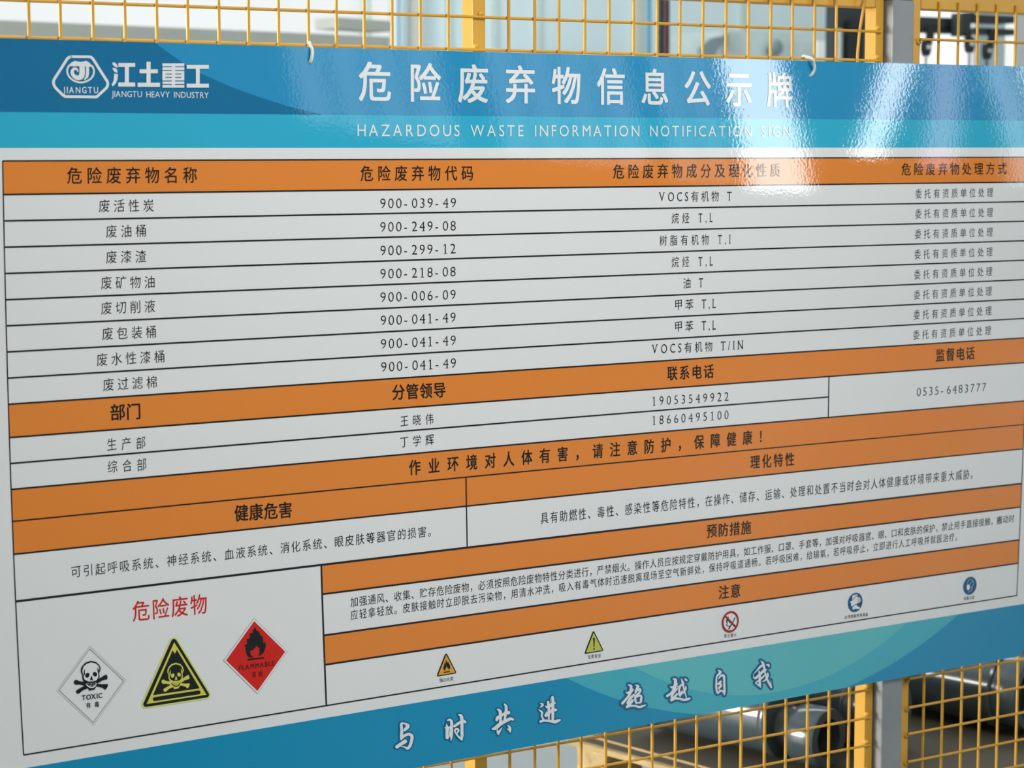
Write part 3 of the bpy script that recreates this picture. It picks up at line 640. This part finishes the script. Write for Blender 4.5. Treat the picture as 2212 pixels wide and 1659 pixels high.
# nylon ties through holes near the upper edge of the board
def on(px, py, lift): s, z = pix(px, py); p = B(s, z); return Vector((p.x, p.y-lift, p.z))
def tie(name, pts, r, label):
    m_ = MB(); c = catmull([tuple(p) for p in pts], False, 6)
    m_.tube([Vector(q) for q in c], r, M_TIE, 6); o = m_.build(name, None, smooth=True); tag(o, label, 'cable tie', 'cable ties holding the board'); return o
tie('cable_tie', [on(669, 135.5, -0.012), on(669, 134, 0.001), on(671, 122, 0.004), on(672, 108, 0.003), at(670.5, 99, 0.045), at(668, 91.5, 0.079), at(667, 92, 0.094), at(667, 104, 0.09), on(668.5, 128, -0.02), on(669, 135.5, -0.012)], 0.0027,
    'white nylon cable tie at the upper left of the board, beside the company mark')
tie('cable_tie', [on(1749, 165, -0.012), on(1750, 163.5, 0.001), on(1754, 150, 0.006), on(1751, 137, 0.008), on(1746.5, 128, 0.01), at(1741, 122.5, 0.066), at(1735, 121.5, 0.088), at(1735, 130, 0.091), on(1744, 155, -0.018), on(1749, 165, -0.012)], 0.0025,
    'white nylon cable tie at the upper right of the board, above the last title character')

# ------------------------------------------------------------------ hall
M_FLOOR = mat('concrete_floor', (172, 178, 180), rough=0.45, var=0.12, vscale=1.5, bump=0.05, scale=40)
M_WALL = mat('pale_blue_wall', (206, 224, 228), rough=0.7, var=0.05, vscale=0.8)
M_CONC = mat('concrete', (196, 200, 190), rough=0.8, var=0.08, vscale=2.0)
M_DADO = mat('grey_partition_paint', (176, 182, 174), rough=0.7, var=0.05, vscale=1.2)
M_WFR = mat('white_frame', (236, 240, 240), rough=0.5, var=0.03)
M_CEIL = mat('ceiling_sheet', (200, 206, 208), rough=0.8, var=0.06)
M_DK = mat('dark_steel', (46, 56, 60), rough=0.5, var=0.15, vscale=6)
M_DK2 = mat('charcoal_steel', (24, 32, 36), rough=0.5, var=0.15, vscale=6)
M_TEALP = mat('teal_pipe', (8, 56, 68), rough=0.4, var=0.1)
M_MAROON = mat('maroon_pipe', (84, 26, 30), rough=0.45, var=0.1)
M_CYAN = mat('cyan_pipe', (28, 140, 180), rough=0.45, var=0.1)
def pane(name, rgb, e): return mat(name, rgb, rough=0.3, emit=e)
P_SKY = pane('daylight_pane', (238, 243, 242), 0.94)
P_W1 = pane('window_light_dim', (225, 236, 242), 2.3); P_W2 = pane('window_light', (240, 244, 244), 14.5); P_ROOF = pane('skylight_pane', (235, 242, 245), 0.9); P_W3 = pane('window_light_pink', (232, 216, 236), 5.0); P_W4 = pane('window_light_blue', (222, 238, 246), 5.0); P_SKY2 = pane('daylight_pane_bright', (244, 248, 247), 1.2)
def struct(name, a, b, mt, kind='structure'):
    m_ = MB(); m_.box(a, b, mt); return tag(m_.build(name), kind=kind)
X0, X1, Y0, Y1, ZC = -7.6, 22.0, -12.0, 9.4, 7.0
struct('floor', (X0-.2, Y0-.2, -0.1), (X1+.2, Y1+.2, 0.0), M_FLOOR)
struct('ceiling', (X0-.2, Y0-.2, ZC), (X1+.2, Y1+.2, ZC+0.1), M_CEIL)
struct('wall_back', (X0, Y1, 0), (X1, Y1+0.2, ZC), M_WALL)
struct('wall_front', (X0, Y0-0.2, 0), (X1, Y0, ZC), M_CONC)
struct('wall_left', (X0-0.2, Y0, 0), (X0, Y1, ZC), M_CONC)
struct('wall_right', (X1, Y0, 0), (X1+0.2, Y1, ZC), M_CONC)
WN = [0]
def window(a, b, mt, face, fr=0.06, mull=0):
    """glazed opening on a wall: lit pane and a frame; face = 'y+' (on the front wall), 'y-' (on the back wall), 'x+' (on the left wall), 'z-' (roof)"""
    WN[0] += 1; n = 'window_%d' % WN[0]
    (a0, a1), (b0, b1) = a, b; m_ = MB(); g = MB()
    def put(mb, u0, u1, v0, v1, t0, t1, mt_):
        if face == 'y+': mb.box((u0, Y0+t0, v0), (u1, Y0+t1, v1), mt_)
        elif face == 'y-': mb.box((u0, Y1-t1, v0), (u1, Y1-t0, v1), mt_)
        elif face == 'x+': mb.box((X0+t0, u0, v0), (X0+t1, u1, v1), mt_)
        else: mb.box((u0, v0, ZC-t1), (u1, v1, ZC-t0), mt_)
    put(m_, a0, a1, b0, b1, 0.005, 0.02, mt)
    for q in ((a0-fr, a0, b0-fr, b1+fr), (a1, a1+fr, b0-fr, b1+fr), (a0, a1, b0-fr, b0), (a0, a1, b1, b1+fr)): put(g, *q, 0.004, 0.07, M_WFR)
    for k in range(mull):
        u = a0+(a1-a0)*(k+1)/(mull+1); put(g, u-0.02, u+0.02, b0, b1, 0.021, 0.05, M_WFR)
    o = tag(m_.build(n), kind='structure'); g.build('window_frame', o)
    return o
window((6.4, 7.6), (1.7, 4.6), P_W1, 'y+', mull=3); window((7.95, 9.15), (1.7, 4.6), P_W1, 'y+', mull=3); window((9.35, 9.85), (1.6, 4.6), P_W1, 'y+', mull=1)
window((9.95, 10.50), (1.55, 4.6), P_W2, 'y+')
def slant_glow(lo, hi, z0, z1, mt):
    """leaning bright gap in the front wall: lo and hi are the x ranges at its foot and head"""
    WN[0] += 1; m_ = MB(); c = [(lo[0], z0), (lo[1], z0), (hi[1], z1), (hi[0], z1)]
    v = [Vector((x, Y0+t_, z)) for t_ in (0.005, 0.02) for x, z in c]
    m_.mesh(v, [(0,1,2,3),(7,6,5,4),(0,4,5,1),(1,5,6,2),(2,6,7,3),(3,7,4,0)], mt)
    o = tag(m_.build('window_%d' % WN[0]), kind='structure'); g = MB()  # added glow, only numbered along with the windows
    for (x0, w0), (x1, w1) in zip(c, c[1:]+c[:1]): g.bar((x0, Y0+0.03, w0), (x1, Y0+0.03, w1), 0.03, 0.05, M_WFR, up=(0, 1, 0))
    g.build('window_frame', o)
slant_glow((10.90, 11.16), (11.54, 11.83), 2.0, 3.75, P_W2); slant_glow((11.48, 11.78), (11.88, 12.18), 1.9, 3.75, P_W3)  # glowing strips slanted to give the leaning streaks mirrored in the header
window((12.24, 12.52), (1.7, 4.6), P_W4, 'y+', fr=0.04); window((12.6, 14.6), (1.7, 4.6), P_W2, 'y+')
window((0.9, 4.3), (1.1, 4.2), P_SKY, 'x+', mull=2)
for y in (-9.0, -5.0, 2.5, 6.2): window((-4.5, 9.0), (y-0.7, y+0.7), P_ROOF, 'z-')
# behind the fence, left: bright glazing over a grey partition
q = at(862, 20, Y1-0.02)
window((X0+0.6, q.x-0.07), (0.9, 6.0), P_SKY, 'y-')
# ------------------------------------------------------------------ things in the hall behind the fence
def vbar(name, px0, px1, Y, mt, label, cat, round_=False, z0=0.0, z1=6.9, depth=0.2, py=70, group=None):
    a, b = at(px0, py, Y if round_ else Y+depth), at(px1, py, Y); m_ = MB()
    if round_: m_.tube([((a.x+b.x)/2, Y, z0), ((a.x+b.x)/2, Y, (z0+z1)/2), ((a.x+b.x)/2, Y, z1)], (b.x-a.x)/2*math.cos(YAW), mt, 20)
    else: m_.box((a.x, Y, z0), (b.x, Y+depth, z1), mt)
    return tag(m_.build(name, smooth=round_), label, cat, group)
# partition: its top edge slopes away from the fence
zt_ = at(0, 43.5, 6.2).z; pA = at_z(-60, 41, zt_); pB = at_z(842, 79.5, zt_)
par = thing('partition', (pA.x, pA.y, 0), 'low grey painted partition below the bright glazing at upper left', 'partition')
m_ = MB(); dv = (pB-pA).normalized(); nv = Vector((-dv.y, dv.x, 0))
def slab(mb, a, b, z0, z1, t0, t1, mt):
    c = [Vector((p.x, p.y, 0))+nv*t+Vector((0, 0, z)) for z in (z0, z1) for p, t in ((a, t0), (b, t0), (b, t1), (a, t1))]
    mb.mesh(c, [(0,3,2,1),(4,5,6,7),(0,1,5,4),(1,2,6,5),(2,3,7,6),(3,0,4,7)], mt)
slab(m_, pA, pB, 0, zt_, 0, 0.12, M_DADO); m_.build('partition_board', par)
cA, cB = at_z(722, 62, zt_), at_z(839, 70, zt_)
bx_ = MB(); slab(bx_, cA, cB, zt_+0.002, zt_+0.05, -0.02, 0.14, M_CONC); o = bx_.build('plank'); tag(o, 'pale plank lying on top of the grey partition', 'plank')
vbar('mullion', 777, 803, Y1-0.16, mat('mullion_grey', (196, 212, 208), rough=0.6, var=0.05), 'pale grey upright in the bright glazing behind the plank', 'post', depth=0.1)
vbar('drain_pipe', 858.5, 864.5, 8.6, M_CYAN, 'thin blue upright pipe left of the yellow middle stile', 'pipe', True)
vbar('column', 884, 916, 9.33, M_CONC, 'grey-green concrete column behind the middle of the fence', 'column', depth=0.065)
vbar('column', 1366, 1386, 9.36, M_CONC, 'grey concrete column left of the dark teal pipe', 'column', depth=0.035)
vbar('drain_pipe', 1399, 1406, 8.95, M_CYAN, 'thin light blue upright pipe just left of the dark teal pipe', 'pipe', True)
vbar('pipe', 1419.5, 1433, 4.4, M_TEALP, 'dark teal upright pipe beside the maroon pipe', 'pipe', True)
vbar('pipe', 1433.5, 1446, 4.45, M_MAROON, 'maroon upright pipe beside the dark teal pipe', 'pipe', True)
# pale wall seams
for px in (966, 1066, 1160, 1600):
    a = at(px, 60, Y1); m_ = MB(); m_.box((a.x-0.02, Y1-0.02, 0), (a.x+0.02, Y1-0.002, 6.9), MATS['mullion_grey']); tag(m_.build('trim_%d' % (px)), kind='structure')
# machinery between pipes and grey post
mc = thing('press_machine', (at(1650, 110, 7.5).x, 7.9, 0), 'blurred grey machine standing behind the fence right of the maroon pipe', 'machine')
M_MC = mat('machine_grey', (196, 210, 210), rough=0.6, var=0.22, vscale=3); M_MD = mat('machine_dark', (128, 148, 152), rough=0.6, var=0.2, vscale=3)
a, b = at(1452, 120, 8.3), at(1786, 66, 7.8); m_ = MB(); m_.box((a.x, 7.8, 0), (b.x, 8.3, at(1600, 68, 7.8).z), M_MC); m_.build('machine_body', mc)
m_ = MB(); pts = [at(*q, 7.79) for q in ((1500, 140), (1508, 104), (1530, 84), (1572, 74), (1545, 108), (1528, 140))]
m_.mesh(list(pts)+[p+Vector((0, -0.03, 0)) for p in pts], [tuple(range(6)), tuple(range(11, 5, -1))]+[(i, (i+1) % 6, 6+(i+1) % 6, 6+i) for i in range(6)], M_MD); m_.build('brace', mc, recalc=True)
m_ = MB(); c = at(1683, 102, 7.7); m_.lathe(c+Vector((0, 0.0995, 0)), (0, -1, 0), [(0, 0.03), (0.06, 0.03), (0.061, 0.046), (0.075, 0.05), (0.085, 0.035), (0.09, 0)], M_MD, 20); m_.build('handwheel', mc)
m_ = MB(); a, b = at(1760, 60, 7.72), at(1786, 60, 7.7); m_.box((a.x, 7.7, 0), (b.x, 7.72, at(1770, 86, 7.6).z), M_WFR); m_.build('side_panel', mc)
dkm = thing('control_cabinet', (at(1826, 100, 4.6).x, 4.8, 0), 'dark charcoal cabinet seen between mesh wires just left of the yellow corner stile', 'cabinet')
a, b = at(1783, 100, 4.66), at(1880, 100, 4.6); zc = at(1826, 18, 4.6).z+0.5
m_ = MB(); m_.box((a.x, 4.6, 0), (b.x, 4.66, zc), M_DK); m_.build('cabinet_body', dkm)
m_ = MB(); z0, z1 = at(1826, 64, 4.6).z, at(1826, 44, 4.6).z; m_.box((a.x+0.06, 4.57, z0), (b.x, 4.6, z1), M_DK2); m_.build('cross_panel', dkm)
m_ = MB(); u = at(1825, 100, 4.6).x; m_.box((u, 4.58, 0.3), (b.x, 4.6, z0-0.02), M_DK2); m_.build('cabinet_door', dkm)
m_ = MB(); u = at(1817, 100, 4.55).x; m_.tube([(u, 4.56, 1.2), (u, 4.56, z0)], 0.012, M_MC, 12); m_.build('conduit', dkm)

# lifting gear beyond the right panel, against the light
q0, q1 = at(1960, 100, 8.9), at(2195, 100, 8.9)
window((q0.x, q1.x), (0.6, 6.2), P_SKY2, 'y-', fr=0.05)
CY = 3.4
cr = thing('lifting_frame', (at(2085, 50, CY).x, CY, 0), 'dark steel lifting frame with crossbeams seen through the right mesh panel', 'lifting frame')
def bx(name, px0, py0, px1, py1, mt, par_, d=0.1, Y=CY, label=None):
    a, b = at((px0+px1)/2, py1, Y), at((px0+px1)/2, py0, Y); u, v = at(px0, py0, Y).x, at(px1, py0, Y).x
    m_ = MB(); m_.box((u, Y, a.z), (v, Y+d, b.z), mt); return m_.build(name, par_)
bx('crossbeam', 1960, 37, 2077, 56, M_DK, cr, 0.1); bx('lower_beam', 1960, 57, 2081, 70, M_DK2, cr, 0.08)
bx('hanger', 2079, 28, 2098, 78, M_DK, cr, 0.06, CY-0.0605); bx('hanger', 2098.5, 26, 2106, 50, M_DK2, cr, 0.05, CY-0.0505)
bx('crossbeam', 2107, 33, 2192, 49, M_DK, cr, 0.1, CY+0.1); bx('lower_beam', 2107, 61, 2192, 75, M_DK, cr, 0.08, CY+0.1)
u = at(2195, 60, CY+0.3).x
m_ = MB(); m_.box((u, CY+0.3, 0), (u+0.06, CY+0.36, at(2195, 20, CY).z), M_WFR); m_.build('upright', cr)
u = at(1950, 60, CY).x; m_ = MB(); m_.box((u-0.1, CY, 0), (u, CY+0.1, at(1950, 30, CY).z), M_DK); m_.build('upright', cr)
def hook(px, py, top, dx, Y, label):
    """strap, block with a pale pin, and a hanging chain"""
    p = at(px, py, Y); q_ = 0.74
    t = thing('chain_hoist', p, label, 'chain hoist', 'chain hoists on the lifting frame')
    s_ = MB(); a = at(px+dx, top, Y); b = at(px+dx*0.9, py-18, Y)
    s_.bar(a, b, 0.032, 0.012, M_DK2, up=(0, 1, 0)); s_.bar(b, at(px, py-4, Y), 0.029, 0.013, M_DK2, up=(0, 1, 0)); s_.build('strap', t)
    m_ = MB(); prof = [(-.018, .040), (.018, .040), (.022, .0), (.017, -.024), (.008, -.040), (-.008, -.040), (-.017, -.024), (-.022, .0)]
    n = len(prof); vs_ = [p+Vector((x*q_, y, z*q_)) for y in (-0.013, 0.013) for x, z in prof]
    m_.mesh(vs_, [tuple(range(n)), tuple(range(2*n-1, n-1, -1))]+[(i, n+i, n+(i+1) % n, (i+1) % n) for i in range(n)], M_DK2); m_.build('block', t, recalc=True)
    m_ = MB(); m_.lathe(p+Vector((0, -0.0131, 0.004)), (0, -1, 0), [(0, 0.008), (0.004, 0.008), (0.006, 0.006), (0.006, 0)], M_WFR, 16); m_.build('pin', t)
    m_ = MB(); z = p.z-0.033
    for i in range(18):
        ring = [Vector((p.x, p.y, z))+(Vector((0.006*math.cos(2*math.pi*j/10), 0, 0.011*math.sin(2*math.pi*j/10))) if i % 2 == 0 else Vector((0, 0.006*math.cos(2*math.pi*j/10), 0.011*math.sin(2*math.pi*j/10)))) for j in range(11)]
        m_.tube(ring, 0.002, M_DK2, 6, caps=False); z -= 0.0172
    m_.build('chain', t)
hook(2000.5, 104, 60, 9, CY-0.0062, 'dark chain hoist hanging nearest to the grey post'); hook(2094, 97, 70, -4, CY-0.0676, 'middle one of the three dark chain hoists, on the hanger'); hook(2132, 112, 63, 11, CY+0.0938, 'dark chain hoist with a cranked strap, rightmost of the three')

# ------------------------------------------------------------------ pallet and hydraulic cylinders behind the lower part of the fence
M_WOOD = mat('pine_wood', (206, 176, 122), rough=0.7, var=0.35, vscale=12, bump=0.3, scale=60)
M_WEND = mat('pine_end_grain', (214, 186, 136), rough=0.8, var=0.45, vscale=30, bump=0.4, scale=80)
M_PLY = mat('brown_sheet', (84, 78, 64), rough=0.8, var=0.15, vscale=4)
M_CYL = mat('grey_cylinder_paint', (74, 85, 91), rough=0.16, var=0.06, vscale=5, spec=0.6)
M_BLK = mat('black_bore', (14, 15, 16), rough=0.6, var=0.1)  # near-black standing in for the shade inside the bores
ZD = 0.25
P0 = at_z(1226, 1597, ZD); P1 = at_z(1424, 1652, ZD); ed = (P1-P0); ed.z = 0; ed.normalize(); bk_ = Vector((-ed.y, ed.x, 0))
if bk_.y < 0: bk_ = -bk_
R3 = Matrix((ed, bk_, Vector((0, 0, 1)))).transposed().to_4x4(); R3.translation = Vector((P0.x, P0.y, 0))
pl = thing('pallet', (P0.x, P0.y, 0), 'pale wooden pallet on the floor under the grey cylinders', 'pallet')
PLN = 0.93
for i, w0 in enumerate((0.0, 0.42, 0.84, 1.26, 1.5)):
    m_ = MB(); m_.box((0, w0, ZD-0.012), (PLN, w0+(0.09 if i == 0 else 0.235 if w0 == 1.26 else 0.3), ZD), M_WOOD, R3); m_.build('deck_board', pl)
for u in (0.0, 0.42, 0.845):
    for v in (0.03, 0.8, 1.66):
        m_ = MB(); m_.box((u, v, 0.022), (u+0.085, v+0.12, ZD-0.0125), M_WEND, R3); m_.build('block', pl)
m_ = MB(); m_.box((0, 0.0, 0), (PLN, 0.1, 0.0215), M_WOOD, R3); m_.build('bottom_board', pl); m_ = MB(); m_.box((0, 1.66, 0), (PLN, 1.8, 0.0215), M_WOOD, R3); m_.build('bottom_board', pl)
m_ = MB(); m_.box((0.03, 0.014, ZD+0.0003), (PLN-0.02, 0.043, ZD+0.002), M_PLY, R3); m_.box((0.03, 0.0431, ZD+0.0003), (PLN-0.02, 0.0465, ZD+0.006), M_WOOD, R3); m_.box((0.03, 0.0466, ZD+0.0003), (PLN-0.02, 1.78, ZD+0.006), M_PLY, R3); tag(m_.build('cardboard_sheet'), 'dark brown sheet laid on the pallet below the grey cylinders', 'sheet')
ZS = ZD+0.0065
def cyl(b0, b1, r, label, eye=True, back=0.0, start=0.0, ln=None, port=True):
    """barrel lying on the sheet; b0, b1 = photo points of its lower outline"""
    a, b = at_z(*b0, ZS), at_z(*b1, ZS); d = (b-a); d.z = 0; L = d.length if ln is None else ln; d.normalize(); n = Vector((-d.y, d.x, 0))
    if n.y < 0: n = -n
    o = Vector((a.x, a.y, ZS+r*1.1))+n*(r*0.25+back)+d*start
    t = thing('hydraulic_cylinder', (o.x, o.y, ZS), label, 'hydraulic cylinder', 'grey cylinders on the pallet')
    m_ = MB(); m_.lathe(o, d, [(0, 0), (0, r*0.93), (0.006, r), (L, r), (L, 0)], M_CYL, 56); m_.build('barrel', t, smooth=True)
    m_ = MB(); m_.lathe(o+d*(L+0.0005), d, [(0, 0), (0, r*1.02), (0.004, r*1.06), (0.018, r*1.06), (0.022, r*1.02), (0.022, 0)], M_CYL, 56); m_.build('gland_ring', t, smooth=True)
    e = L+0.023
    if eye:
        ro, ri = r*0.78, r*0.5; m_ = MB(); m_.lathe(o+d*(e-0.0005)+Vector((0, 0, -0.2*r)), d, [(0, 0), (0, r*0.62), (0.036, r*0.5), (0.036, 0)], M_CYL, 32); m_.build('neck', t, smooth=True)
        e += 0.036; c = o+d*e+Vector((0, 0, -0.31*r))
        m_ = MB(); m_.lathe(c, d, [(0, 0), (0, ro*0.98), (0.006, ro), (0.062, ro), (0.068, ro*0.96), (0.068, ri), (0.01, ri*0.97), (0.01, 0)], M_CYL, 48); hd = m_.build('clevis_eye', t, smooth=True)
        m_ = MB(); m_.lathe(c+d*0.0105, d, [(0, 0), (0, ri*0.96), (0.0008, ri*0.96), (0.001, 0)], M_BLK, 32); m_.build('bore', t)  # black disc painted as the dark depth of the eye
    else:
        m_ = MB(); m_.lathe(o+d*e, d, [(0, 0), (0, r*0.96), (0.055, r*0.96), (0.06, r*0.92), (0.06, r*0.72), (0.01, r*0.7), (0.01, 0)], M_CYL, 56); hd = m_.build('end_collar', t, smooth=True)
        m_ = MB(); m_.lathe(o+d*(e+0.0105), d, [(0, 0), (0, r*0.69), (0.0008, r*0.69), (0.001, 0)], M_BLK, 32); m_.build('bore', t)  # black disc painted as the dark inside of the collar
    if port:
        m_ = MB(); q = o+d*(e+0.028)+Vector((0, 0, (r*0.95 if not eye else r*0.47))); m_.lathe(q, (0, 0, 1), [(0, 0.022), (0.012, 0.022), (0.014, 0.016), (0.024, 0.016), (0.028, 0.021), (0.036, 0.021), (0.038, 0.016), (0.038, 0.011), (0.02, 0.01), (0.02, 0)], M_CYL, 24); m_.build('port', t, smooth=True)
    return o, d, n, L
RC = 0.082
o_, d_, n_, L1 = cyl((1408, 1581), (1671, 1640.5), RC, 'grey cylinder lying in front, left of the grey post, with a dark round bore', port=False)
cyl((1408, 1581), (1671, 1640.5), RC, 'grey cylinder lying behind the front one, partly hidden by the board', back=0.2, start=0.05, ln=L1+0.02, eye=False)
cyl((1880, 1521), (2150, 1579), RC*1.05, 'dark grey cylinder seen through the right mesh panel, beyond the grey post', eye=False, port=False)
cyl((1880, 1521), (2150, 1579), RC*1.05, 'grey cylinder lying farthest back behind the right mesh panel', back=0.21, start=0.02, ln=0.36)
